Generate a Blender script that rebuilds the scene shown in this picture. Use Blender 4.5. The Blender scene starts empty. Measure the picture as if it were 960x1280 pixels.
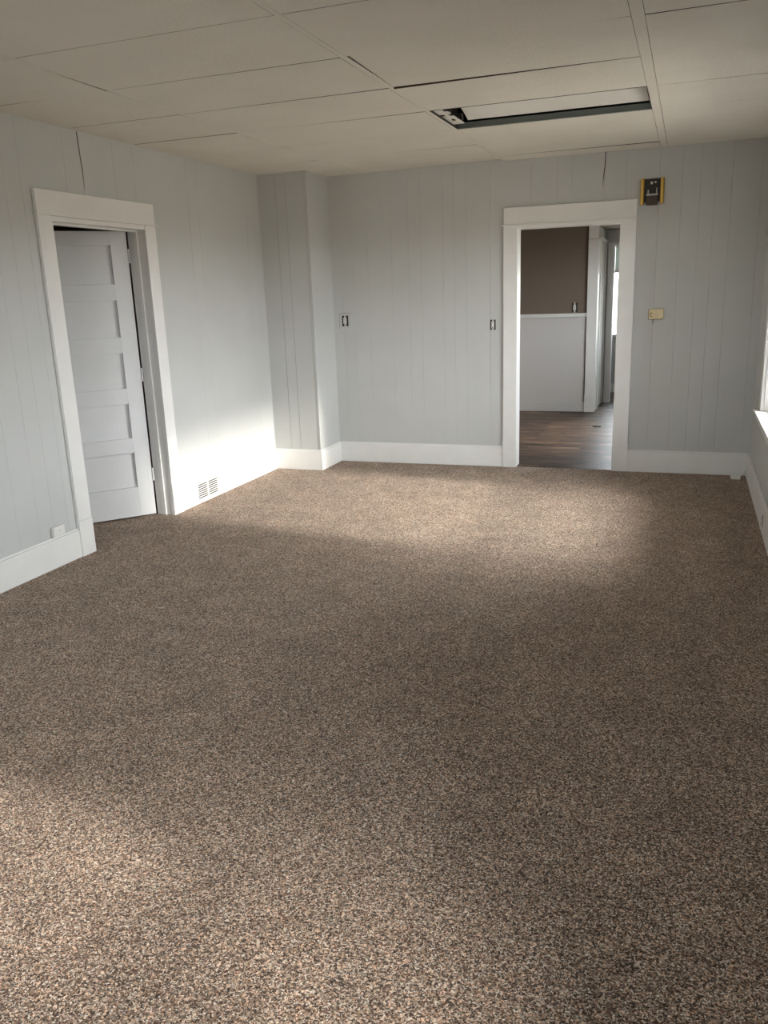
import bpy, bmesh, math, random
from mathutils import Vector, Matrix, Euler
random.seed(7)
S = bpy.context.scene
COL = S.collection
# ---------------------------------------------------------------- camera
F_PX, PITCH, YAW, ROLL = 1024.99, -0.260935, 0.355996, -0.036359
cam_d = bpy.data.cameras.new('camera'); cam = bpy.data.objects.new('camera', cam_d); COL.objects.link(cam)
fwd = Vector((-math.sin(YAW)*math.cos(PITCH), math.cos(YAW)*math.cos(PITCH), math.sin(PITCH)))
rt = Vector((math.cos(YAW), math.sin(YAW), 0)); up = rt.cross(fwd)
r2 = math.cos(ROLL)*rt + math.sin(ROLL)*up; u2 = -math.sin(ROLL)*rt + math.cos(ROLL)*up
M = Matrix((r2, u2, -fwd)).transposed().to_4x4(); M.translation = Vector((3.404, -6.874, 1.485))
cam.matrix_world = M
cam_d.sensor_fit = 'VERTICAL'; cam_d.sensor_height = 36.0; cam_d.lens = 36.0*F_PX/1280.0
cam_d.clip_start = 0.05; cam_d.clip_end = 200
S.camera = cam
# ---------------------------------------------------------------- light
SUN_EL, SUN_AZ = math.radians(20.0), math.atan2(-0.146, 1.0)
sun_dir = Vector((math.cos(SUN_EL)*math.cos(SUN_AZ), math.cos(SUN_EL)*math.sin(SUN_AZ), math.sin(SUN_EL)))
SUN_E, SKY_E, GROUND_E, GLOW_E = 1.7, 5.0, 2.1, 17.0
w = bpy.data.worlds.new('world'); S.world = w; w.use_nodes = True
nt = w.node_tree; nt.nodes.clear(); N = nt.nodes.new; LK = nt.links.new
out = N('ShaderNodeOutputWorld'); bg = N('ShaderNodeBackground'); LK(bg.outputs[0], out.inputs[0])
tc = N('ShaderNodeTexCoord'); sep = N('ShaderNodeSeparateXYZ'); LK(tc.outputs['Generated'], sep.inputs[0])
ramp = N('ShaderNodeValToRGB'); LK(sep.outputs['Z'], ramp.inputs[0])
cr = ramp.color_ramp
mr = N('ShaderNodeMapRange'); mr.inputs['From Min'].default_value = -0.1; mr.inputs['From Max'].default_value = 1.0
LK(sep.outputs['Z'], mr.inputs['Value']); LK(mr.outputs[0], ramp.inputs[0])
def gc(c, s): return (c[0]*s, c[1]*s, c[2]*s, 1)
cr.elements[0].position = 0.085; cr.elements[0].color = gc((0.50, 0.47, 0.40), GROUND_E)
cr.elements[1].position = 0.11; cr.elements[1].color = gc((0.93, 0.97, 1.0), SKY_E)
e = cr.elements.new(0.5); e.color = gc((0.86, 0.94, 1.0), SKY_E)
e = cr.elements.new(0.75); e.color = gc((0.72, 0.85, 1.0), SKY_E*0.6)
vd = N('ShaderNodeVectorMath'); vd.operation = 'DOT_PRODUCT'; vd.inputs[1].default_value = Vector((math.cos(math.radians(35))*math.cos(SUN_AZ), math.cos(math.radians(35))*math.sin(SUN_AZ), math.sin(math.radians(35))))
LK(tc.outputs['Generated'], vd.inputs[0])
pw = N('ShaderNodeMath'); pw.operation = 'POWER'; pw.inputs[1].default_value = 32
mx = N('ShaderNodeMath'); mx.operation = 'MAXIMUM'; mx.inputs[1].default_value = 0.0
LK(vd.outputs['Value'], mx.inputs[0]); LK(mx.outputs[0], pw.inputs[0])
gl = N('ShaderNodeMix'); gl.data_type = 'RGBA'; gl.inputs['A'].default_value = (0, 0, 0, 1); gl.inputs['B'].default_value = gc((1, .95, .86), GLOW_E)
gl.clamp_factor = False
LK(pw.outputs[0], gl.inputs['Factor'])
ad = N('ShaderNodeMix'); ad.data_type = 'RGBA'; ad.blend_type = 'ADD'; ad.inputs['Factor'].default_value = 1
LK(ramp.outputs[0], ad.inputs['A']); LK(gl.outputs['Result'], ad.inputs['B']); LK(ad.outputs['Result'], bg.inputs[0])
sd = bpy.data.lights.new('sun', 'SUN'); sd.energy = SUN_E; sd.angle = math.radians(4.5); sd.color = (1, .95, .87)
so = bpy.data.objects.new('sun', sd); COL.objects.link(so); so.rotation_euler = sun_dir.to_track_quat('Z', 'Y').to_euler(); so.location = sun_dir*12
S.view_settings.view_transform = 'Standard'; S.view_settings.look = 'None'; S.view_settings.gamma = 1
S.view_settings.use_curve_mapping = False; S.view_settings.exposure = 1.72
def portal(loc, rot, sx, sz):
    d = bpy.data.lights.new('window_portal', 'AREA'); d.shape = 'RECTANGLE'; d.size = sx; d.size_y = sz; d.cycles.is_portal = True
    o = bpy.data.objects.new('window_portal', d); COL.objects.link(o); o.location = loc; o.rotation_euler = rot
# ---------------------------------------------------------------- dimensions
W, H, CW, CD = 3.904, 2.457, 0.441, 0.4326
YF = -7.7                       # front wall behind the camera
TH = 0.13
LO, LI, RI, RO = -3.045, -2.930, -2.070, -1.955     # left door casing
DL, DLI, DRI, DR = 1.964, 2.078, 2.868, 2.988       # back door casing
ZO, ZC, ZT = 1.940, 1.968, 2.103
BB = 0.180
W1 = (-2.72, -0.88); W2 = (-6.15, -5.42); WZ = (0.62, 2.06)
WF = (1.0, 2.8, 1.15, 2.06)      # unseen window added behind the camera for fill light
# ---------------------------------------------------------------- materials
def mat(name, col=(.8, .8, .8), rough=.5, metal=0, spec=.5):
    m = bpy.data.materials.new(name); m.use_nodes = True
    b = m.node_tree.nodes['Principled BSDF']
    b.inputs['Base Color'].default_value = (*col, 1); b.inputs['Roughness'].default_value = rough
    b.inputs['Metallic'].default_value = metal; b.inputs['Specular IOR Level'].default_value = spec
    return m
def nodes(m):
    t = m.node_tree; return t.nodes.new, t.links.new, t.nodes['Principled BSDF']
def add_bump(m, scale, strength, dist=.001, detail=3, vec_scale=None):
    n, l, b = nodes(m); g = n('ShaderNodeNewGeometry'); x = n('ShaderNodeTexNoise')
    x.inputs['Scale'].default_value = scale; x.inputs['Detail'].default_value = detail
    if vec_scale:
        mp = n('ShaderNodeMapping'); mp.inputs['Scale'].default_value = vec_scale; l(g.outputs['Position'], mp.inputs[0]); l(mp.outputs[0], x.inputs['Vector'])
    else: l(g.outputs['Position'], x.inputs['Vector'])
    bp = n('ShaderNodeBump'); bp.inputs['Strength'].default_value = strength; bp.inputs['Distance'].default_value = dist
    l(x.outputs[0], bp.inputs['Height']); l(bp.outputs[0], b.inputs['Normal'])
    return x
def mottle(m, c1, c2, scale, detail=4):
    n, l, b = nodes(m); g = n('ShaderNodeNewGeometry'); x = n('ShaderNodeTexNoise'); x.inputs['Scale'].default_value = scale; x.inputs['Detail'].default_value = detail
    l(g.outputs['Position'], x.inputs['Vector']); r = n('ShaderNodeValToRGB')
    r.color_ramp.elements[0].position = .35; r.color_ramp.elements[1].position = .65
    r.color_ramp.elements[0].color = (*c1, 1); r.color_ramp.elements[1].color = (*c2, 1)
    l(x.outputs[0], r.inputs[0]); l(r.outputs[0], b.inputs['Base Color'])
m_wall = mat('grey_panelling_paint', rough=.55); mottle(m_wall, (.545, .555, .54), (.565, .575, .56), 3); add_bump(m_wall, 90, .15, .0006)
m_trim = mat('white_trim_paint', rough=.35); mottle(m_trim, (.79, .785, .765), (.83, .825, .80), 5); add_bump(m_trim, 60, .08, .0005)
m_door = mat('white_door_paint', rough=.38); mottle(m_door, (.74, .75, .75), (.78, .785, .785), 4); add_bump(m_door, 50, .08, .0005)
m_gap = mat('dark_gap', (.012, .011, .01), .9)
m_brass = mat('polished_brass', (.78, .52, .14), .28, 1)
m_black = mat('black_plastic', (.02, .018, .016), .5)
m_brown = mat('dark_brown_metal', (.06, .04, .025), .45)
m_cream = mat('aged_cream_plastic', (.72, .60, .33), .4); mottle(m_cream, (.70, .58, .32), (.78, .68, .42), 40)
m_white = mat('white_plastic', (.78, .77, .74), .35)
m_grey = mat('grey_device_plastic', (.55, .54, .5), .45)
m_steel = mat('dull_steel', (.5, .5, .48), .35, 1)
m_refl = mat('white_enamel_reflector', (.80, .79, .74), .3)
m_green = mat('grey_green_enamel', (.24, .27, .25), .4)
m_taupe = mat('taupe_kitchen_paint', (.19, .15, .115), .6); add_bump(m_taupe, 80, .1, .0006)
m_wains = mat('grey_wainscot_paint', (.62, .60, .585), .5); add_bump(m_wains, 80, .1, .0006)
m_plaster = mat('plain_plaster', (.55, .54, .5), .7); add_bump(m_plaster, 50, .1, .0006)
# ceiling tile: woven linen surface
m_ceil = mat('linen_ceiling_tile', rough=.75); mottle(m_ceil, (.75, .72, .645), (.79, .76, .685), 2.5)
n, l, b = nodes(m_ceil); g = n('ShaderNodeNewGeometry')
hs = []
for sc in ((170, 30, 1), (30, 170, 1)):
    mp = n('ShaderNodeMapping'); mp.inputs['Scale'].default_value = sc; x = n('ShaderNodeTexNoise'); x.inputs['Scale'].default_value = 1.0; x.inputs['Detail'].default_value = 3
    l(g.outputs['Position'], mp.inputs[0]); l(mp.outputs[0], x.inputs['Vector']); hs.append(x)
a_ = n('ShaderNodeMath'); l(hs[0].outputs[0], a_.inputs[0]); l(hs[1].outputs[0], a_.inputs[1])
bp = n('ShaderNodeBump'); bp.inputs['Strength'].default_value = 1.0; bp.inputs['Distance'].default_value = .003; l(a_.outputs[0], bp.inputs['Height']); l(bp.outputs[0], b.inputs['Normal'])
m_seam_shade = mat('seam_shade_edge', (.07, .05, .035), .9)  # dark colour on tile and tee sides paints the shade inside the seams
m_blind = mat('pale_roller_blind', (.75, .80, .72), .8); m_blind.node_tree.nodes['Principled BSDF'].inputs['Transmission Weight'].default_value = 0
n, l, b = nodes(m_blind); tl_ = n('ShaderNodeBsdfTranslucent'); tl_.inputs[0].default_value = (.30, .325, .30, 1); mx_ = n('ShaderNodeMixShader'); mx_.inputs[0].default_value = .5
l(b.outputs[0], mx_.inputs[1]); l(tl_.outputs[0], mx_.inputs[2]); l(mx_.outputs[0], m_blind.node_tree.nodes['Material Output'].inputs[0])
m_matte = mat('matte_white_paint', (.78, .78, .76), .8, 0, .2)
# carpet
m_carpet = mat('speckled_frieze_carpet', rough=.95, spec=.05)
n, l, b = nodes(m_carpet); g = n('ShaderNodeNewGeometry')
nz = n('ShaderNodeTexNoise'); nz.inputs['Scale'].default_value = 120; nz.inputs['Detail'].default_value = 2
l(g.outputs['Position'], nz.inputs['Vector'])
mixv = n('ShaderNodeVectorMath'); mixv.operation = 'SCALE'; mixv.inputs['Scale'].default_value = .012; l(nz.outputs['Color'], mixv.inputs[0])
addv = n('ShaderNodeVectorMath'); addv.operation = 'ADD'; l(g.outputs['Position'], addv.inputs[0]); l(mixv.outputs[0], addv.inputs[1])
vo = n('ShaderNodeTexVoronoi'); vo.inputs['Scale'].default_value = 285; l(addv.outputs[0], vo.inputs['Vector'])
sc_ = n('ShaderNodeSeparateColor'); l(vo.outputs['Color'], sc_.inputs[0])
rp = n('ShaderNodeValToRGB'); rp.color_ramp.interpolation = 'LINEAR'
els = rp.color_ramp.elements
els[0].position = 0; els[0].color = (.04, .024, .017, 1); els[1].position = 1; els[1].color = (.98, .88, .75, 1)
for p_, c_ in ((.22, (.08, .048, .03)), (.45, (.25, .172, .125)), (.68, (.46, .345, .262)), (.85, (.74, .60, .485))):
    e = els.new(p_); e.color = (*c_, 1)
l(sc_.outputs[0], rp.inputs[0])
big = n('ShaderNodeTexNoise'); big.inputs['Scale'].default_value = 5; big.inputs['Detail'].default_value = 5; l(g.outputs['Position'], big.inputs['Vector'])
br = n('ShaderNodeMapRange'); br.inputs['From Min'].default_value = .3; br.inputs['From Max'].default_value = .7; br.inputs['To Min'].default_value = .84; br.inputs['To Max'].default_value = 1.12
l(big.outputs[0], br.inputs['Value'])
mm = n('ShaderNodeVectorMath'); mm.operation = 'SCALE'; hv = n('ShaderNodeMix'); hv.data_type = 'RGBA'; hv.blend_type = 'MULTIPLY'; hv.inputs['Factor'].default_value = 1
hr = n('ShaderNodeValToRGB'); hr.color_ramp.elements[0].color = (1.0, .78, .63, 1); hr.color_ramp.elements[1].color = (.92, .97, 1.0, 1)
hr.color_ramp.elements[0].position = .1; hr.color_ramp.elements[1].position = .7
l(sc_.outputs[1], hr.inputs[0]); l(rp.outputs[0], hv.inputs['A']); l(hr.outputs[0], hv.inputs['B']); l(hv.outputs['Result'], mm.inputs[0]); l(br.outputs[0], mm.inputs['Scale']); l(mm.outputs[0], b.inputs['Base Color'])
fn = n('ShaderNodeTexNoise'); fn.inputs['Scale'].default_value = 230; fn.inputs['Detail'].default_value = 3; l(g.outputs['Position'], fn.inputs['Vector'])
sm = n('ShaderNodeMath'); sm.operation = 'SUBTRACT'; l(fn.outputs[0], sm.inputs[0]); l(vo.outputs['Distance'], sm.inputs[1])
bp = n('ShaderNodeBump'); bp.inputs['Strength'].default_value = .9; bp.inputs['Distance'].default_value = .004; l(sm.outputs[0], bp.inputs['Height']); l(bp.outputs[0], b.inputs['Normal'])
b.inputs['Sheen Weight'].default_value = .15
# kitchen floor: wood-look planks, grain along x
m_wood = mat('brown_wood_look_plank', rough=.42, spec=.35)
n, l, b = nodes(m_wood); g = n('ShaderNodeNewGeometry')
mp = n('ShaderNodeMapping'); mp.inputs['Scale'].default_value = (3.2, 22, 1); l(g.outputs['Position'], mp.inputs[0])
x = n('ShaderNodeTexNoise'); x.inputs['Scale'].default_value = 1.0; x.inputs['Detail'].default_value = 8; x.inputs['Roughness'].default_value = .65; l(mp.outputs[0], x.inputs['Vector'])
bk = n('ShaderNodeTexBrick'); bk.inputs['Scale'].default_value = 1; bk.inputs['Brick Width'].default_value = .5; bk.inputs['Row Height'].default_value = .125
bk.inputs['Mortar Size'].default_value = .0018; bk.inputs['Color1'].default_value = (.25, .25, .25, 1); bk.inputs['Color2'].default_value = (.9, .9, .9, 1); bk.inputs['Mortar'].default_value = (0, 0, 0, 1)
l(g.outputs['Position'], bk.inputs['Vector'])
s1 = n('ShaderNodeSeparateColor'); l(bk.outputs['Color'], s1.inputs[0])
m1 = n('ShaderNodeMath'); m1.operation = 'MULTIPLY_ADD'; l(s1.outputs[0], m1.inputs[0]); m1.inputs[1].default_value = .3
l(x.outputs[0], m1.inputs[2])
rp = n('ShaderNodeValToRGB'); els = rp.color_ramp.elements
els[0].position = .47; els[0].color = (.012, .008, .006, 1); els[1].position = .87; els[1].color = (.34, .21, .13, 1)
e = els.new(.62); e.color = (.05, .03, .02, 1); e = els.new(.76); e.color = (.14, .085, .052, 1)
l(m1.outputs[0], rp.inputs[0]); l(rp.outputs[0], b.inputs['Base Color'])
bp = n('ShaderNodeBump'); bp.inputs['Strength'].default_value = .25; bp.inputs['Distance'].default_value = .001; l(m1.outputs[0], bp.inputs['Height']); l(bp.outputs[0], b.inputs['Normal'])
# window glass
m_glass = bpy.data.materials.new('window_glass'); m_glass.use_nodes = True
t = m_glass.node_tree; t.nodes.clear(); o_ = t.nodes.new('ShaderNodeOutputMaterial'); mxs = t.nodes.new('ShaderNodeMixShader'); tr = t.nodes.new('ShaderNodeBsdfTransparent'); gs = t.nodes.new('ShaderNodeBsdfGlossy')
gs.inputs['Roughness'].default_value = .02; fr = t.nodes.new('ShaderNodeFresnel'); fr.inputs[0].default_value = 1.3
t.links.new(fr.outputs[0], mxs.inputs[0]); t.links.new(tr.outputs[0], mxs.inputs[1]); t.links.new(gs.outputs[0], mxs.inputs[2]); t.links.new(mxs.outputs[0], o_.inputs[0])
# ---------------------------------------------------------------- mesh helpers
def box(bm, x0, x1, y0, y1, z0, z1, mtx=None):
    vs = [bm.verts.new((x, y, z)) for z in (z0, z1) for y in (y0, y1) for x in (x0, x1)]
    if mtx is not None:
        for v in vs: v.co = mtx @ v.co
    for f in ((0, 2, 3, 1), (4, 5, 7, 6), (0, 1, 5, 4), (2, 6, 7, 3), (0, 4, 6, 2), (1, 3, 7, 5)):
        bm.faces.new([vs[i] for i in f])
def boxes(*bs):
    bm = bmesh.new()
    for b_ in bs: box(bm, *b_)
    return bm
def tube(bm, pts, r, seg=10):
    pts = [Vector(p) for p in pts]; rings = []
    for i, p in enumerate(pts):
        d = (pts[min(i+1, len(pts)-1)] - pts[max(i-1, 0)]).normalized()
        a = d.orthogonal().normalized() if i == 0 else (a - d*a.dot(d)).normalized()
        c = d.cross(a)
        rings.append([bm.verts.new(p + r*(math.cos(2*math.pi*k/seg)*a + math.sin(2*math.pi*k/seg)*c)) for k in range(seg)])
    for q in range(len(rings)-1):
        for k in range(seg): bm.faces.new((rings[q][k], rings[q][(k+1) % seg], rings[q+1][(k+1) % seg], rings[q+1][k]))
    bm.faces.new(rings[0][::-1]); bm.faces.new(rings[-1])
def obj(name, bm, m, parent=None, bevel=0, smooth=False, recalc=True):
    if recalc: bmesh.ops.recalc_face_normals(bm, faces=bm.faces[:])
    me = bpy.data.meshes.new(name); bm.to_mesh(me); bm.free()
    for mm_ in (m if isinstance(m, (list, tuple)) else [m]): me.materials.append(mm_)
    o = bpy.data.objects.new(name, me); COL.objects.link(o)
    if parent is not None:
        o.parent = parent
        if parent.type == 'EMPTY': o.matrix_parent_inverse = Matrix.Translation(-Vector(parent.location))
    if smooth:
        for p in me.polygons: p.use_smooth = True
    if bevel:
        md = o.modifiers.new('bevel', 'BEVEL'); md.width = bevel; md.segments = 2; md.limit_method = 'ANGLE'
    return o
def struct(name, bm=None, m=None, loc=(0, 0, 0), **k):
    if bm is None:
        o = bpy.data.objects.new(name, None); COL.objects.link(o); o.location = loc; o.empty_display_size = .1
    else: o = obj(name, bm, m, **k)
    o['kind'] = 'structure'; return o
def thing(name, label, cat, loc):
    o = bpy.data.objects.new(name, None); COL.objects.link(o); o.location = loc; o.empty_display_size = .05
    o['label'] = label; o['category'] = cat; return o
def tag(o, label, cat): o['label'] = label; o['category'] = cat; return o
def wall(name, fmap, s0, s1, z1, grooves, openings, m, thick=TH, skin=.006, z0=0.0, gw=.0032, gd=.0012):
    """fmap(s, depth, z) -> world; front skin carries routed vertical grooves, solid core behind"""
    bm = bmesh.new()
    cuts = sorted({s0, s1} | {v for o in openings for v in o[:2]})
    prof = [(c, 0.0) for c in cuts]
    for gx in grooves:
        if s0+.01 < gx < s1-.01 and all(abs(gx-c) > .01 for c in cuts):
            prof += [(gx-gw/2, 0.0), (gx-gw*.2, gd), (gx+gw*.2, gd), (gx+gw/2, 0.0)]
    prof.sort()
    def zr(a, b_):
        mid = (a+b_)/2; segs = [(z0, z1)]
        for o in openings:
            if o[0] < mid < o[1]:
                ns = []
                for lo, hi in segs:
                    if o[2] > lo: ns.append((lo, min(hi, o[2])))
                    if o[3] < hi: ns.append((max(lo, o[3]), hi))
                segs = ns
        return [q for q in segs if q[1]-q[0] > 1e-4]
    for (a, da), (b_, db) in zip(prof, prof[1:]):
        if b_-a < 1e-6: continue
        for lo, hi in zr(a, b_):
            bm.faces.new([bm.verts.new(fmap(*q)) for q in ((a, da, lo), (b_, db, lo), (b_, db, hi), (a, da, hi))])
    bmesh.ops.remove_doubles(bm, verts=bm.verts[:], dist=1e-5)
    for a, b_ in zip(cuts, cuts[1:]):
        for lo, hi in zr(a, b_):
            p, q = Vector(fmap(a, skin, lo)), Vector(fmap(b_, thick, hi))
            box(bm, min(p.x, q.x), max(p.x, q.x), min(p.y, q.y), max(p.y, q.y), lo, hi)
    return struct(name, bm, m, recalc=False)
fl = lambda s, d, z: (-d, s, z)          # left wall
fb = lambda s, d, z: (s, d, z)           # back wall
fr_ = lambda s, d, z: (W+d, s, z)        # right wall
ff = lambda s, d, z: (s, YF-d, z)        # front wall
def panel_grooves(a, b_, ph=0.0):
    pat = (0, .105, .21, .36, .46, .61, .72, .81, .96, 1.06); r = []; k = a+ph-1.22
    while k < b_:
        r += [k+p for p in pat]; k += 1.22
    return [q for q in r if a < q < b_]
g_back = [.534, .641, .785, 1.001, 1.155, 1.264, 1.456, 1.551, 1.653, 1.852, 2.05, 2.18, 2.38, 2.50, 2.74, 2.90, 3.14, 3.30, 3.43, 3.53, 3.644, 3.84]
g_left = [-.66, -1.37, -1.50, -2.1, -2.3, -2.6, -2.75, -2.95, -3.11, -3.23, -3.345, -3.50, -3.64] + panel_grooves(-7.6, -3.7)
# ---------------------------------------------------------------- room shell
wall('wall_left', fl, YF, 0.13, H+.2, g_left, [(LI-.02, RI+.02, 0, ZO+.02)], m_wall)
wall('wall_back', fb, 0, W+TH, H+.2, g_back, [(DLI-.02, DRI+.02, 0, ZO+.02)], m_wall, gw=.0045, gd=.0019)
wall('wall_right', fr_, YF, 0.0, H+.2, panel_grooves(YF, 0, .2), [(W1[0], W1[1], WZ[0], WZ[1]), (W2[0], W2[1], WZ[0], WZ[1])], m_wall)
wall('wall_front', ff, -TH, W+TH, H+.2, panel_grooves(0, W, .1), [WF], m_wall)
# boxed chase in the far left corner: grooved face plus side
bm = bmesh.new()
prof = [(0, 0)]
for gx in (.161, .252, .417): prof += [(gx-.0023, 0), (gx-.001, .004), (gx+.001, .004), (gx+.0023, 0)]
prof.append((CW, 0))
for (a, da), (b_, db) in zip(prof, prof[1:]):
    bm.faces.new([bm.verts.new(q) for q in ((a, -CD+da, 0), (b_, -CD+db, 0), (b_, -CD+db, H), (a, -CD+da, H))])
bmesh.ops.remove_doubles(bm, verts=bm.verts[:], dist=1e-5)
bm.faces.new([bm.verts.new(q) for q in ((CW, -CD, 0), (CW, 0, 0), (CW, 0, H), (CW, -CD, H))])
box(bm, 0.002, CW-.002, -CD+.006, -.002, 0, H)
struct('wall_chase', bm, m_wall, recalc=False)
# corner bead strips of the chase (thin quarter mouldings seen as light lines)
bm = bmesh.new()
tube(bm, [(CW, -CD, BB), (CW, -CD, H)], .004, 8); tube(bm, [(.002, -CD-.001, BB), (.002, -CD-.001, H)], .003, 8); tube(bm, [(CW+.002, -.001, BB), (CW+.002, -.001, H)], .003, 8)
struct('trim_1', bm, m_wall)
# floor
struct('floor', boxes((-1.6, W+TH, YF-TH, .015, -.08, 0)), m_carpet)
# baseboards
def base(name, segs, m=m_trim, h=BB, t=.018):
    bm = bmesh.new()
    for s in segs:
        x0, x1, y0, y1 = s; box(bm, x0, x1, y0, y1, 0, h-.012)
        dx, dy = (x1-x0), (y1-y0)
        ax = {'left': (x0, x1-.008, y0, y1), 'right': (x0+.008, x1, y0, y1), 'back': (x0, x1, y0+.008, y1), 'front': (x0, x1, y0, y1-.008)}[name.split('_')[1] if name.split('_')[1] in ('left', 'right', 'back', 'front') else 'back']
        box(bm, *ax, h-.012, h)
    return struct(name, bm, m, bevel=.003)
base('baseboard_left', [(0, .018, YF, LO), (0, .018, RO, -CD)])
base('baseboard_back', [(CW+.018, DL, -.018, 0), (DR, W-.018, -.018, 0), (0.018, CW, -CD-.018, -CD)])
bm = boxes((CW, CW+.018, -CD-.018, 0, 0, BB-.012), (CW, CW+.010, -CD-.010, 0, BB-.012, BB)); struct('baseboard_chase', bm, m_trim, bevel=.003)
base('baseboard_right', [(W-.018, W, YF, -1.52), (W-.018, W, -1.515, 0)])
base('baseboard_front', [(0, W, YF, YF+.018)])
# dark open seams in the panelling
bm = bmesh.new()
def crack(bm, pts, wd, f):
    L = []
    for i, (s, z) in enumerate(pts):
        ww = wd*(1 if i < len(pts)-1 else .3); L.append((bm.verts.new(f(s-ww/2, z)), bm.verts.new(f(s+ww/2, z))))
    for a, b_ in zip(L, L[1:]): bm.faces.new((a[0], a[1], b_[1], b_[0]))
crack(bm, [(-2.612, 2.45), (-2.606, 2.35), (-2.599, 2.25), (-2.597, 2.14)], .006, lambda s, z: (.0012, s, z))
crack(bm, [(-.46, 2.45), (-.50, 2.45)], .004, lambda s, z: (.0012, s, z))
struct('trim_2', bm, m_gap)
bm = bmesh.new()
crack(bm, [(2.742, 2.455), (2.739, 2.36), (2.730, 2.28), (2.726, 2.21)], .006, lambda s, z: (s, -.0012, z))
struct('trim_3', bm, m_gap)
# ---------------------------------------------------------------- ceiling: tiles between flush tees, plenum above
DC, DA, DB, R0, RS = .762, 1.962, 3.160, -.2416, .61
cols = [(0, DC, .0, .011), (DC, DA, .011, .013), (DA, DB, .013, .024), (DB, W, .024, 0)]
rows = [R0 - RS*k for k in range(0, 13)]
bm = bmesh.new()
def tile(x0, x1, y0, y1, tilt=(0, 0, 0, 0)):
    """slab with chamfered lower edge; tilt lowers the corners (x0y0,x1y0,x0y1,x1y1)"""
    c = .0012
    def ring(z, ins): return [bm.verts.new((x0+ins, y0+ins, z-tilt[0])), bm.verts.new((x1-ins, y0+ins, z-tilt[1])), bm.verts.new((x1-ins, y1-ins, z-tilt[3])), bm.verts.new((x0+ins, y1-ins, z-tilt[2]))]
    a = ring(H, c); b_ = ring(H+.0012, 0); d = ring(H+.016, 0)
    bm.faces.new(a[::-1])
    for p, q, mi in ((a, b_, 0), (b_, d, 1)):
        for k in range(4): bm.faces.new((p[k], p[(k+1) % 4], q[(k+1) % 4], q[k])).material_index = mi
    bm.faces.new(d)
bounds = [0.0] + rows + [YF]
for ci, (x0, x1, ia, ib) in enumerate(cols):
    for ri in range(len(bounds)-1):
        y1, y0 = bounds[ri], bounds[ri+1]
        if y1-y0 < .02: continue
        if ci == 2 and ri == 3: continue       # troffer
        g0 = .0028 + random.random()*.0014
        tl = [random.uniform(0, .0025) for _ in range(4)]
        if (ci, ri) == (2, 5): tl = [-.009, 0, -.001, 0]      # tile lifted at its left edge: dark wedges beside the tee
        if (ci, ri) == (2, 4): tl = [.008, 0, 0, 0]
        if (ci, ri) == (0, 6): tl = [0, 0, 0, .005]
        if (ci, ri) == (1, 0): tl = [0, 0, 0, -.014]
        if (ci, ri) == (2, 1): tl = [0, 0, 0, -.003]
        tile(x0+ia+(.0015 if ci else 0), x1-ib-(.0015 if ci < 3 else 0), y0+g0, y1-g0, tl)
struct('ceiling', bm, [m_ceil, m_seam_shade])
bm = bmesh.new()
for x_, hw in ((DC, .010), (DA, .012), (DB, .0235)):
    box(bm, x_-hw, x_+hw, YF, 0, H-.001, H+.003)
    for f in bm.faces: f.material_index = 0
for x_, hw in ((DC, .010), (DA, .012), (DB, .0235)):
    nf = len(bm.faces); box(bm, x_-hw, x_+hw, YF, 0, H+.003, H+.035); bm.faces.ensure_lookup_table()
    for f in bm.faces[nf:]: f.material_index = 1  # tee sides take the painted seam shade
struct('trim_4', bm, [m_ceil, m_seam_shade])
struct('trim_5', boxes((-TH, W+TH, YF-TH, TH, H+.17, H+.2)), m_gap)          # underside of the floor deck above the tiles
# ---------------------------------------------------------------- recessed fluorescent troffer, no lamps
FX0, FX1, FY0, FY1 = DA+.013, DB-.025, -2.072, -1.462
t_ = thing('ceiling_light', 'long recessed fluorescent ceiling fixture, unlit, with open black and green-grey channel', 'ceiling light', ((FX0+FX1)/2, (FY0+FY1)/2, H))
# housing: four thin walls and a top
obj('housing', boxes((FX0, FX0+.004, FY0, FY1, H-.001, H+.13), (FX1-.004, FX1, FY0, FY1, H-.001, H+.13), (FX0, FX1, FY0, FY0+.004, H-.001, H+.13), (FX0, FX1, FY0+.004, FY1, H+.128, H+.132)), m_black, t_)
# white curved reflector running the length
bm = bmesh.new(); pr = []
for k in range(13):
    a = k/12; y = FY0+.006 + a*(FY1-FY0-.075); z = H+.022 + .05*math.sin(math.pi*min(a*1.0, 1)) + .012*a
    pr.append((y, z))
va = [bm.verts.new((FX0+.085, y, z)) for y, z in pr]; vb = [bm.verts.new((FX1-.006, y, z)) for y, z in pr]
for k in range(12): bm.faces.new((va[k], vb[k], vb[k+1], va[k+1]))
r_ = bmesh.ops.extrude_face_region(bm, geom=bm.faces[:]); bmesh.ops.translate(bm, vec=(0, 0, .003), verts=[v for v in r_['geom'] if isinstance(v, bmesh.types.BMVert)])
obj('reflector', bm, m_refl, t_, smooth=False)
o = obj('channel', boxes((FX0+.004, FX1, FY1-.012, FY1, H-.003, H+.034), (FX0+.004, FX1, FY1-.022, FY1-.012, H-.003, H+.001)), m_green, t_, bevel=.001); o['label'] = 'grey-green side channel'
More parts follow.
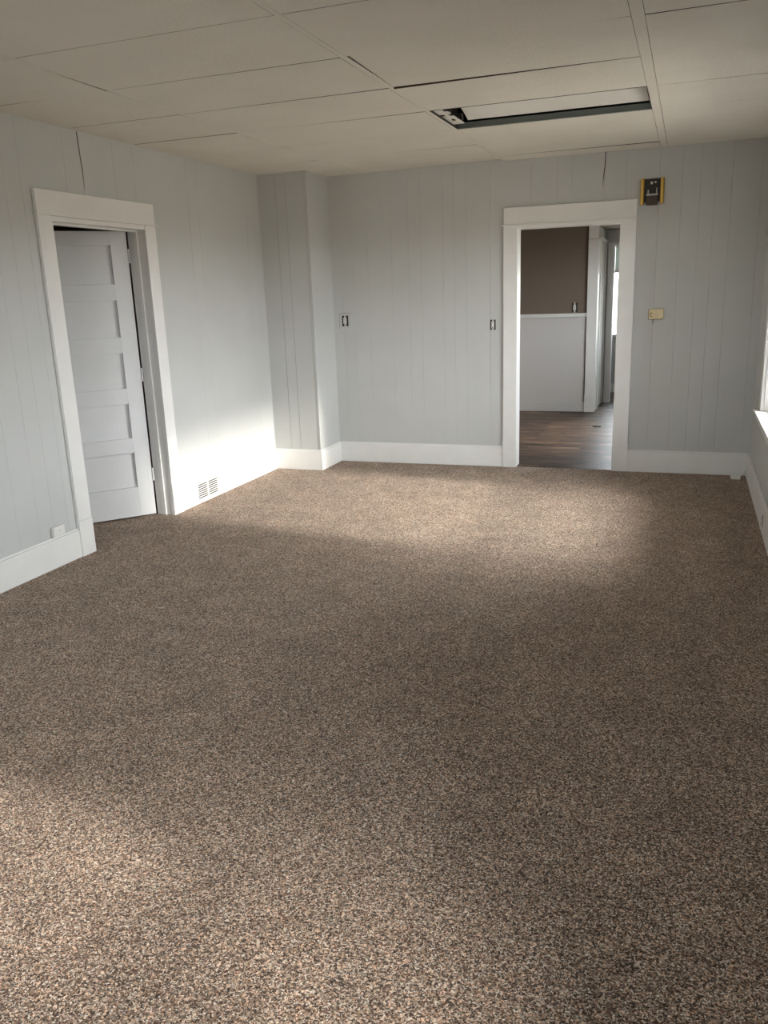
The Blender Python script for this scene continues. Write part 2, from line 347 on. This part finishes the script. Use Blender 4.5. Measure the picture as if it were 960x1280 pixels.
# perforated end plate
hx = [FX0+.004, FX0+.028, FX0+.052, FX0+.074]; hy = [FY0+.004, FY0+.06, FY0+.12, FY0+.19, FY0+.25, FY0+.33, FY0+.40, FY0+.50]
holes = {(0, 3), (1, 5), (2, 1), (2, 3)}
bm = bmesh.new()
for i in range(3):
    j = 0
    while j < 7:
        if (i, j) in holes: j += 1; continue
        q = j
        while q+1 < 7 and (i, q+1) not in holes: q += 1
        box(bm, hx[i], hx[i+1]+.0002, hy[j], hy[q+1], H+.010, H+.013); j = q+1
o = obj('end_plate', bm, m_refl, t_); o['label'] = 'white end plate with punched holes'
for yy in (.42, .15):
    obj('lamp_holder', boxes((FX0+.062, FX0+.082, FY0+yy-.02, FY0+yy+.02, H+.013, H+.05)), m_black, t_)
# ---------------------------------------------------------------- windows on the right wall
def make_window(name, y0, y1, z0, z1, x=W, mull=False, sgn=1, lite=2):
    r = struct(name, loc=(x, (y0+y1)/2, z0))
    d = TH*sgn
    X = lambda a, b_: (min(x+a*sgn, x+b_*sgn), max(x+a*sgn, x+b_*sgn))
    def bx(*q): return (*X(q[0], q[1]), *q[2:])
    obj('casing', boxes(bx(-.020, 0, y0-.10, y0+.004, z0, z1), bx(-.020, 0, y1-.004, y1+.10, z0, z1), bx(-.020, 0, y0-.10, y1+.10, z1-.004, z1+.13)), m_trim, r, bevel=.002)
    obj('window_frame', boxes(bx(.0, TH, y0, y0+.018, z0, z1), bx(0, TH, y1-.018, y1, z0, z1), bx(0, TH, y0, y1, z1-.018, z1), bx(.03, TH+.03, y0, y1, z0-.02, z0+.012)), m_trim, r, bevel=.002)
    obj('window_sill', boxes(bx(-.055, .05, y0-.13, y1+.13, z0-.013, z0+.015), bx(-.016, 0, y0-.10, y1+.10, z0-.10, z0-.013)), m_trim, r, bevel=.004)
    ys = [(y0+.018, y1-.018)]
    if mull:
        mid = (y0+y1)/2; ys = [(y0+.018, mid-.03), (mid+.03, y1-.018)]
        obj('mullion', boxes(bx(-.01, TH, mid-.03, mid+.03, z0, z1)), m_trim, r, bevel=.002)
    zm = (z0+z1)/2
    for a, b_ in ys:
        for lo, hi, dx in ((z0+.012, zm+.02, .055), (zm-.02, z1-.018, .085)):
            s = .04
            f = obj('sash', boxes(bx(dx, dx+.03, a, a+s, lo, hi), bx(dx, dx+.03, b_-s, b_, lo, hi), bx(dx, dx+.03, a+s, b_-s, lo, lo+s), bx(dx, dx+.03, a+s, b_-s, hi-s, hi)), m_trim, r)
            obj('pane', boxes(bx(dx+.013, dx+.017, a+s, b_-s, lo+s, hi-s)), m_glass, f)
    return r
make_window('window_1', W1[0], W1[1], *WZ)
make_window('window_2', W2[0], W2[1], *WZ)
for a, b_ in (W1, W2): portal((W+TH+.06, (a+b_)/2, (WZ[0]+WZ[1])/2), (0, math.radians(90), 0), WZ[1]-WZ[0], b_-a)
wf = struct('window_fill', loc=(1.95, YF, 1.15))  # front window added to brighten the far end of the room
a_, b_, c_, d_ = WF; md_ = (a_+b_)/2
obj('casing', boxes((a_-.1, a_+.004, YF, YF+.02, c_, d_), (b_-.004, b_+.1, YF, YF+.02, c_, d_), (a_-.1, b_+.1, YF, YF+.02, d_-.004, d_+.13)), m_trim, wf, bevel=.002)
obj('window_sill', boxes((a_-.13, b_+.13, YF-.05, YF+.055, c_-.013, c_+.015)), m_trim, wf, bevel=.004)
obj('window_frame', boxes((a_, a_+.05, YF-TH, YF, c_, d_), (b_-.05, b_, YF-TH, YF, c_, d_), (a_, b_, YF-TH, YF, d_-.05, d_), (a_, b_, YF-TH, YF, c_, c_+.04), (md_-.05, md_+.05, YF-TH, YF, c_, d_), (a_, b_, YF-.1, YF-.06, 1.58, 1.62)), m_trim, wf, bevel=.002)
obj('pane', boxes((a_+.04, b_-.04, YF-.085, YF-.081, c_+.03, d_-.03)), m_glass, wf)
portal((md_, YF-TH-.03, (c_+d_)/2), (math.radians(90), 0, 0), b_-a_, d_-c_)
# eaves outside
struct('trim_8', boxes((W+TH, W+TH+.95, YF-.5, 5.8, 2.26, 2.36)), m_trim)
# ---------------------------------------------------------------- left doorway (door_1)
d1 = struct('door_1', loc=(0, (LI+RI)/2, 0))
P_ = .022
obj('side_casing', boxes((0, P_, LO, LI, .22, ZC), (0, P_+.004, LO-.003, LI+.001, 0, .22)), m_trim, d1, bevel=.003)
obj('side_casing', boxes((0, P_, RI, RO, .22, ZC), (0, P_+.004, RI-.001, RO+.003, 0, .22)), m_trim, d1, bevel=.003)
obj('head_casing', boxes((0, P_, LO+.002, RO-.002, ZC+.008, ZT), (0, P_+.010, LO-.010, RO+.010, ZC-.001, ZC+.008)), m_trim, d1, bevel=.002)
obj('jamb', boxes((-.125, .004, LI-.022, LI-.004, 0, ZC), (-.125, .004, RI+.004, RI+.022, 0, ZC), (-.125, .016, LI-.022, RI+.022, ZO, ZC-.001),
                  (-.078, -.045, LI-.004, LI+.010, 0, ZO), (-.078, -.045, RI-.010, RI+.004, 0, ZO), (-.078, -.045, LI-.004, RI+.004, ZO-.012, ZO)), m_trim, d1, bevel=.002)
# five-panel door leaf, hinged at the far jamb, swung into the next room
hinge = Vector((-.122, -2.088, 0)); ang = math.radians(41.1)
dirv = Vector((-math.sin(ang), -math.cos(ang), 0)); nrm = Vector((math.cos(ang), -math.sin(ang), 0))
DM = Matrix((dirv, nrm, Vector((0, 0, 1)))).transposed().to_4x4(); DM.translation = hinge      # local x along leaf, y towards camera side, z up
DW, DZ0, DZ1, T = .835, .012, 1.938, .035
pan = [(.222, .466), (.570, .808), (.914, 1.153), (1.258, 1.500), (1.603, 1.850)]
bm = bmesh.new()
box(bm, 0, .108, -T, 0, DZ0, DZ1, DM); box(bm, DW-.108, DW, -T, 0, DZ0, DZ1, DM)
zs = [DZ0] + [v for p in pan for v in p] + [DZ1]
for k in range(0, len(zs), 2): box(bm, .108, DW-.108, -T, 0, zs[k], zs[k+1], DM)
for a, b_ in pan: box(bm, .108, DW-.108, -T+.008, -.020, a, b_, DM)
leaf = obj('door_leaf', bm, m_door, d1, bevel=.0015)
for z in (.30, 1.0, 1.78):
    bm = bmesh.new(); tube(bm, [DM @ Vector((-.006, .004, z-.045)), DM @ Vector((-.006, .004, z+.045))], .006, 8)
    box(bm, .0, .03, -.001, .0015, z-.045, z+.045, DM)
    h = obj('hinge', bm, m_door, leaf)
bm = bmesh.new(); tube(bm, [DM @ Vector((DW-.06, -.0, .95)), DM @ Vector((DW-.06, .045, .95))], .012, 12)
bmesh.ops.create_uvsphere(bm, u_segments=16, v_segments=10, radius=.027, matrix=Matrix.Translation(DM @ Vector((DW-.06, .055, .95))))
obj('door_knob', bm, m_brass, leaf, smooth=True)
# small dim room behind the left doorway
struct('wall_closet', boxes((-1.6, -1.5, -3.6, -1.55, 0, H), (-1.6, -TH, -3.6, -3.5, 0, H), (-1.6, -TH, -1.65, -1.55, 0, H), (-1.6, -TH, -3.6, -1.55, 2.35, H)), m_taupe)
# ---------------------------------------------------------------- back doorway (door_2), cased opening
d2 = struct('door_2', loc=((DLI+DRI)/2, 0, 0))
obj('side_casing', boxes((DL, DLI, -P_, 0, .22, ZC), (DL-.003, DLI+.001, -P_-.004, 0, 0, .22)), m_trim, d2, bevel=.003)
obj('side_casing', boxes((DRI, DR, -P_, 0, .22, ZC), (DRI-.001, DR+.003, -P_-.004, 0, 0, .22)), m_trim, d2, bevel=.003)
obj('head_casing', boxes((DL+.002, DR-.002, -P_, 0, ZC+.008, ZT), (DL-.010, DR+.010, -P_-.010, 0, ZC-.001, ZC+.008)), m_trim, d2, bevel=.002)
obj('jamb', boxes((DLI-.022, DLI-.004, -.004, TH+.01, 0, ZC), (DRI+.004, DRI+.022, -.004, TH+.01, 0, ZC), (DLI-.022, DRI+.022, -.016, TH+.01, ZO, ZC-.001)), m_trim, d2, bevel=.002)
# ---------------------------------------------------------------- kitchen beyond
KY, KX0, PY, HZ = 3.33, .55, 4.2, 2.45
struct('floor_kitchen', boxes((KX0-.1, W+TH, .015, 5.6, -.08, -.004)), m_wood)
K1, K2 = 2.262, 2.378            # casing of the far passage
struct('wall_kitchen_far', boxes((KX0, K1+.02, KY, KY+.12, 1.165, HZ)), m_taupe)
struct('wall_kitchen_wainscot', boxes((KX0, K1+.02, KY-.006, KY+.12, 0, 1.165)), m_wains)
struct('trim_6', boxes((KX0, K1-.004, KY-.03, KY, 1.13, 1.172)), m_trim, bevel=.003)       # chair rail
struct('trim_7', boxes((K1-.012, K1-.003, KY-.010, KY, .12, 1.13)), m_brown)                     # dark joint beside the casing
struct('baseboard_kitchen', boxes((KX0, K1-.004, KY-.018, KY, 0, .115)), m_wains, bevel=.003)
d3 = struct('door_3', loc=((K1+K2)/2, KY, 0))
obj('side_casing', boxes((K1, K2, KY-.026, KY+.002, .21, 2.0), (K1-.003, K2+.002, KY-.030, KY+.002, 0, .21)), m_trim, d3, bevel=.003)
obj('head_casing', boxes((K1, K2, KY-.028, KY, 2.004, 2.16), (K2, 3.45, KY-.028, KY, 2.15, 2.26)), m_trim, d3, bevel=.003)
obj('jamb', boxes((K2-.016, K2+.002, KY-.004, KY+.135, 0, 2.0)), m_trim, d3)
struct('wall_kitchen_side', boxes((KX0-.1, KX0, TH, KY+.12, 0, HZ)), m_taupe)
struct('wall_passage', boxes((K2-.12, K2-.004, KY+.12, PY+.1, 0, HZ), (3.35, W+TH, KY, KY+.12, 0, HZ), (K1+.02, 3.35, KY+.002, KY+.12, 2.145, HZ)), m_plaster)
# cased side door in the passage
d4 = struct('door_4', loc=(K2, 3.8, 0))
obj('side_casing', boxes((K2-.004, K2+.014, 3.50, 3.60, 0, 2.0)), m_matte, d4, bevel=.002)
obj('side_casing', boxes((K2-.004, K2+.014, 4.06, 4.16, 0, 2.0)), m_matte, d4, bevel=.002)
obj('head_casing', boxes((K2-.004, K2+.018, 3.47, 4.18, 2.0, 2.03)), m_trim, d4, bevel=.002)
obj('door_leaf', boxes((K2-.006, K2+.002, 3.60, 4.06, .01, 2.0)), m_plaster, d4)
struct('ceiling_passage', boxes((K2-.1, W+TH, KY+.12, PY+.1, 2.14, 2.2)), m_taupe)
# wall at the end of the passage with an opening to the porch
OX0 = 2.482
struct('wall_passage_end', boxes((K2-.12, OX0-.015, PY, PY+.1, 0, HZ), (OX0-.015, 3.34, PY, PY+.1, 1.96, HZ), (3.34, W+TH, PY, PY+.1, 0, HZ)), m_plaster)
d5 = struct('door_5', loc=(OX0, PY, 0))
obj('side_casing', boxes((2.408, OX0-.004, PY-.022, PY, .2, 1.96), (2.405, OX0-.003, PY-.026, PY, 0, .2)), m_trim, d5, bevel=.002)
obj('head_casing', boxes((2.405, 3.4, PY-.024, PY, 1.96, 1.99)), m_trim, d5, bevel=.002)
obj('jamb', boxes((OX0-.018, OX0, PY-.004, PY+.11, 0, 1.955), (3.33, 3.348, PY-.004, PY+.11, 0, 1.955), (OX0-.018, 3.348, PY-.004, PY+.11, 1.955, 1.97)), m_trim, d5)
# porch wall with window
QY = 5.3
struct('wall_porch', boxes((1.6, 2.385, QY, QY+.1, 0, HZ), (2.385, 3.5, QY, QY+.1, 0, .79), (2.385, 3.5, QY, QY+.1, 2.02, HZ), (3.5, W+TH, QY, QY+.1, 0, HZ), (1.5, 1.6, PY+.1, QY+.1, 0, HZ), (1.5, K2, PY, PY+.1, 0, HZ)), m_wall)
wp = struct('window_3', loc=(2.96, QY, .75))
obj('window_frame', boxes((2.385, 2.400, QY-.01, QY+.06, .79, 2.02), (3.46, 3.5, QY-.01, QY+.06, .79, 2.02), (2.385, 3.5, QY-.02, QY+.06, .775, .81), (2.385, 3.5, QY-.01, QY+.06, 1.64, 1.675), (2.385, 3.5, QY-.01, QY+.06, 1.98, 2.02)), m_trim, wp)
obj('pane', boxes((2.40, 3.46, QY+.02, QY+.024, .81, 1.64), (2.40, 3.46, QY+.02, QY+.024, 1.675, 1.98)), m_glass, wp)
obj('roller_blind', boxes((2.402, 3.458, QY+.03, QY+.032, 1.66, 1.98)), m_blind, wp)
struct('baseboard_porch', boxes((1.6, W, QY-.018, QY, 0, .12)), m_trim)
struct('ceiling_kitchen', boxes((KX0-.1, W+TH, TH, KY+.12, HZ, HZ+.05), (1.5, W+TH, PY, QY+.1, HZ, HZ+.05)), m_taupe)
# kitchen right wall with a window
KW = (.45, 2.6, .85, 2.05)
wall('wall_kitchen_right', fr_, 0.0, QY+.1, HZ, [], [(KW[0], KW[1], KW[2], KW[3])], m_plaster)
make_window('window_4', *KW)
portal((W+TH+.06, 1.6, 1.425), (0, math.radians(90), 0), 1.25, 2.3)
portal((2.96, QY+.12, 1.3), (math.radians(-90), 0, 0), 1.0, 1.1)
# ---------------------------------------------------------------- things on the walls
# floor register on the left baseboard
rg = thing('air_vent', 'white louvred wall register in the baseboard right of the white door', 'vent', (.018, -1.615, .09))
ry0, ry1, rz0, rz1 = -1.79, -1.44, .008, .178
x0, x1 = .018, .028
obj('frame', boxes((x0, x1, ry0, ry1, rz0, rz0+.024), (x0, x1, ry0, ry1, rz1-.026, rz1), (x0, x1, ry0, ry0+.035, rz0+.024, rz1-.026), (x0, x1, ry1-.035, ry1, rz0+.024, rz1-.026), (x0, x1, -1.622, -1.608, rz0+.024, rz1-.026)), m_white, rg, bevel=.002)
obj('backing', boxes((x0, x0+.0008, ry0+.03, ry1-.03, rz0+.02, rz1-.02)), m_black, rg)
for ya, yb in ((ry0+.035, -1.622), (-1.608, ry1-.035)):
    bm = bmesh.new(); nl = 8
    for k in range(nl):
        z = rz0+.028 + k*(rz1-rz0-.056)/(nl-1)
        mt = Matrix.Translation((x0+.005, 0, z)) @ Matrix.Rotation(math.radians(20), 4, 'Y')
        box(bm, -.0045, .0045, ya, yb, -.0012, .0012, mt)
    obj('louvre', bm, m_white, rg)
# phone jack on the left wall above the baseboard
pj = thing('phone_jack', 'small square white phone jack on the panelling above the left baseboard', 'phone jack', (0, -3.218, .215))
obj('housing', boxes((0, .026, -3.262, -3.172, .184, .242)), m_white, pj, bevel=.005)
bm = bmesh.new(); tube(bm, [(.024, -3.215, .214), (.0275, -3.215, .214)], .004, 10); obj('screw', bm, m_grey, pj)
# bare electrical devices
def device(name, label, cat, f, cx, cz, dw, dh, plate=None, hole=(.0, .0), switch=False, slots=True):
    t = thing(name, label, cat, f(cx, 0, cz))
    def bx(a, b_, c, d, z0, z1):
        p, q = Vector(f(a, c, z0)), Vector(f(b_, d, z1)); return (min(p.x, q.x), max(p.x, q.x), min(p.y, q.y), max(p.y, q.y), z0, z1)
    hw, hh = hole
    if plate:
        pw_, ph_ = plate
        obj('recessed_panel', boxes(bx(cx-pw_, cx-hw, .0, .004, cz-ph_, cz+ph_), bx(cx+hw, cx+pw_, .0, .004, cz-ph_, cz+ph_), bx(cx-hw, cx+hw, .0, .004, cz-ph_, cz-hh), bx(cx-hw, cx+hw, .0, .004, cz+hh, cz+ph_)), m_wall, t, bevel=.001)
        e_ = .0022
        o = obj('panel_edge', boxes(bx(cx-pw_-e_, cx-pw_, 0, .003, cz-ph_-e_, cz+ph_), bx(cx-pw_, cx+pw_+e_, 0, .003, cz+ph_, cz+ph_+e_)), m_brown, t)
    obj('wall_box', boxes(bx(cx-hw, cx+hw, .0, .0015, cz-hh, cz+hh)), m_black, t)
    obj('mounting_strap', boxes(bx(cx-dw*.3, cx+dw*.3, .0015, .004, cz-hh-.006, cz+hh+.006)), m_grey, t, bevel=.0008)
    d = obj('socket_body' if slots else 'toggle_plate', boxes(bx(cx-dw/2, cx+dw/2, .004, .011, cz-dh/2, cz+dh/2)), m_white, t, bevel=.003)
    if slots:
        for s in (-1, 1):
            obj('slot', boxes(bx(cx-.008, cx-.005, .011, .0115, cz+s*dh*.27-.004, cz+s*dh*.27+.005), bx(cx+.005, cx+.008, .011, .0115, cz+s*dh*.27-.004, cz+s*dh*.27+.005), bx(cx-.003, cx+.003, .011, .0115, cz+s*dh*.27-.011, cz+s*dh*.27-.006)), m_black, d)
    else:
        obj('toggle', boxes(bx(cx-.004, cx+.004, .011, .022, cz-.002, cz+.012)), m_white, d, bevel=.001)
        for s in (-1, 1): obj('screw', boxes(bx(cx-.004, cx+.004, .011, .012, cz+s*dh*.38-.004, cz+s*dh*.38+.004)), m_black, d)
fbo = lambda s, d, z: (s, -d, z)
device('electrical_outlet', 'uncovered outlet in a square cutout beside the boxed corner chase', 'outlet', fbo, .549, 1.258, .030, .052, plate=(.053, .064), hole=(.030, .046))
device('light_switch', 'bare light switch without cover plate left of the back doorway', 'light switch', fbo, 1.874, 1.198, .022, .060, hole=(.0225, .041), slots=False)
fk = lambda s, d, z: (s, KY-d, z)
device('electrical_outlet', 'uncovered outlet on the dark taupe wall seen through the back doorway', 'outlet', fk, 2.118, 1.238, .032, .06, hole=(.034, .052))
fro = lambda s, d, z: (W-.018-d, s, z)
device('electrical_outlet', 'outlet set low in the right baseboard near the window', 'outlet', fro, -1.66, .085, .034, .06, hole=(.018, .034))
# brass door chime
dc = thing('door_chime', 'open brass and black door chime mounted high beside the back doorway', 'door chime', (3.09, 0, 2.145))
def dbox(*b_): return b_
obj('back_plate', boxes((3.030, 3.150, -.018, 0, 2.075, 2.238)), m_black, dc, bevel=.003)
for xa in (3.008, 3.148):
    bm = bmesh.new()
    pts = []
    seg = 12; z0_, z1_ = 2.058, 2.240
    cxx = xa+.013
    tube(bm, [(cxx, -.028, z0_), (cxx, -.028, z1_)], .0145, 14)
    box(bm, cxx-.010, cxx+.010, -.026, 0, z0_+.01, z1_-.01)
    obj('brass_tube', bm, m_brass, dc, smooth=False)
o = obj('cover', boxes((3.050, 3.132, -.042, -.018, 2.052, 2.118)), m_brown, dc, bevel=.004); o['label'] = 'dark brown lower cover'
bm = boxes((3.048, 3.132, -.026, -.018, 2.120, 2.132), (3.120, 3.126, -.034, -.018, 2.132, 2.172), (3.058, 3.066, -.034, -.018, 2.128, 2.160))
tube(bm, [(3.06, -.032, 2.135), (3.075, -.036, 2.128), (3.10, -.034, 2.126), (3.121, -.036, 2.13), (3.122, -.034, 2.165)], .0025, 6)
obj('striker', bm, m_steel, dc)
bm = bmesh.new(); tube(bm, [(3.085, -.016, 2.208), (3.085, -.034, 2.208)], .010, 12); tube(bm, [(3.112, -.016, 2.212), (3.112, -.030, 2.212)], .007, 12)
obj('bell_post', bm, m_grey, dc)
# thermostat
th = thing('thermostat', 'small cream yellow thermostat on the grey wall below the door chime', 'thermostat', (3.16, 0, 1.252))
obj('housing', boxes((3.106, 3.216, -.034, -.004, 1.216, 1.292)), m_cream, th, bevel=.006)
obj('base_plate', boxes((3.102, 3.212, -.006, 0, 1.212, 1.290)), m_brown, th)
bm = bmesh.new()
arc = [(3.128+.012*math.cos(a), -.036, 1.248+.014*math.sin(a)) for a in [math.radians(q) for q in range(50, 320, 18)]]
tube(bm, arc, .0022, 6); o = obj('dial', bm, m_black, th)
bm = bmesh.new(); tube(bm, [(3.160, -.033, 1.250), (3.160, -.0365, 1.250)], .004, 10); obj('screw', bm, m_grey, th)
obj('lever', boxes((3.172, 3.196, -.037, -.033, 1.250, 1.254)), m_cream, th)
bm = bmesh.new(); tube(bm, [(3.138, -.002, 1.212), (3.139, -.008, 1.198), (3.138, -.002, 1.180)], .0022, 6); obj('wire', bm, m_brown, th)
# white cable end box on the carpet in the right corner
cb = thing('cable_box', 'tiny white cable box lying on the carpet in the far right corner', 'cable box', (3.80, -.10, 0))
obj('housing', boxes((3.772, 3.842, -.165, -.105, 0, .026)), m_white, cb, bevel=.004)
bm = bmesh.new(); tube(bm, [(3.842, -.13, .014), (3.855, -.115, .035), (3.868, -.075, .050), (3.880, -.05, .045), (3.884, -.035, .03)], .0028, 8)
tube(bm, [(3.785, -.105, .016), (3.783, -.06, .028), (3.79, -.03, .03)], .0025, 8)
obj('cable', bm, m_white, cb, smooth=True)
# dark scrap on the kitchen floor
bm = bmesh.new()
pts = [(2.475, 2.235), (2.50, 2.222), (2.545, 2.226), (2.566, 2.240), (2.54, 2.252), (2.495, 2.256)]
lo = [bm.verts.new((x, y, -.004)) for x, y in pts]; hi = [bm.verts.new((x*.98+2.52*.02, y, .003+.004*(i % 2))) for i, (x, y) in enumerate(pts)]
bm.faces.new(lo[::-1]); bm.faces.new(hi)
for k in range(6): bm.faces.new((lo[k], lo[(k+1) % 6], hi[(k+1) % 6], hi[k]))
tag(obj('wood_scrap', bm, m_black), 'small dark scrap lying on the brown plank floor beyond the back doorway', 'scrap')
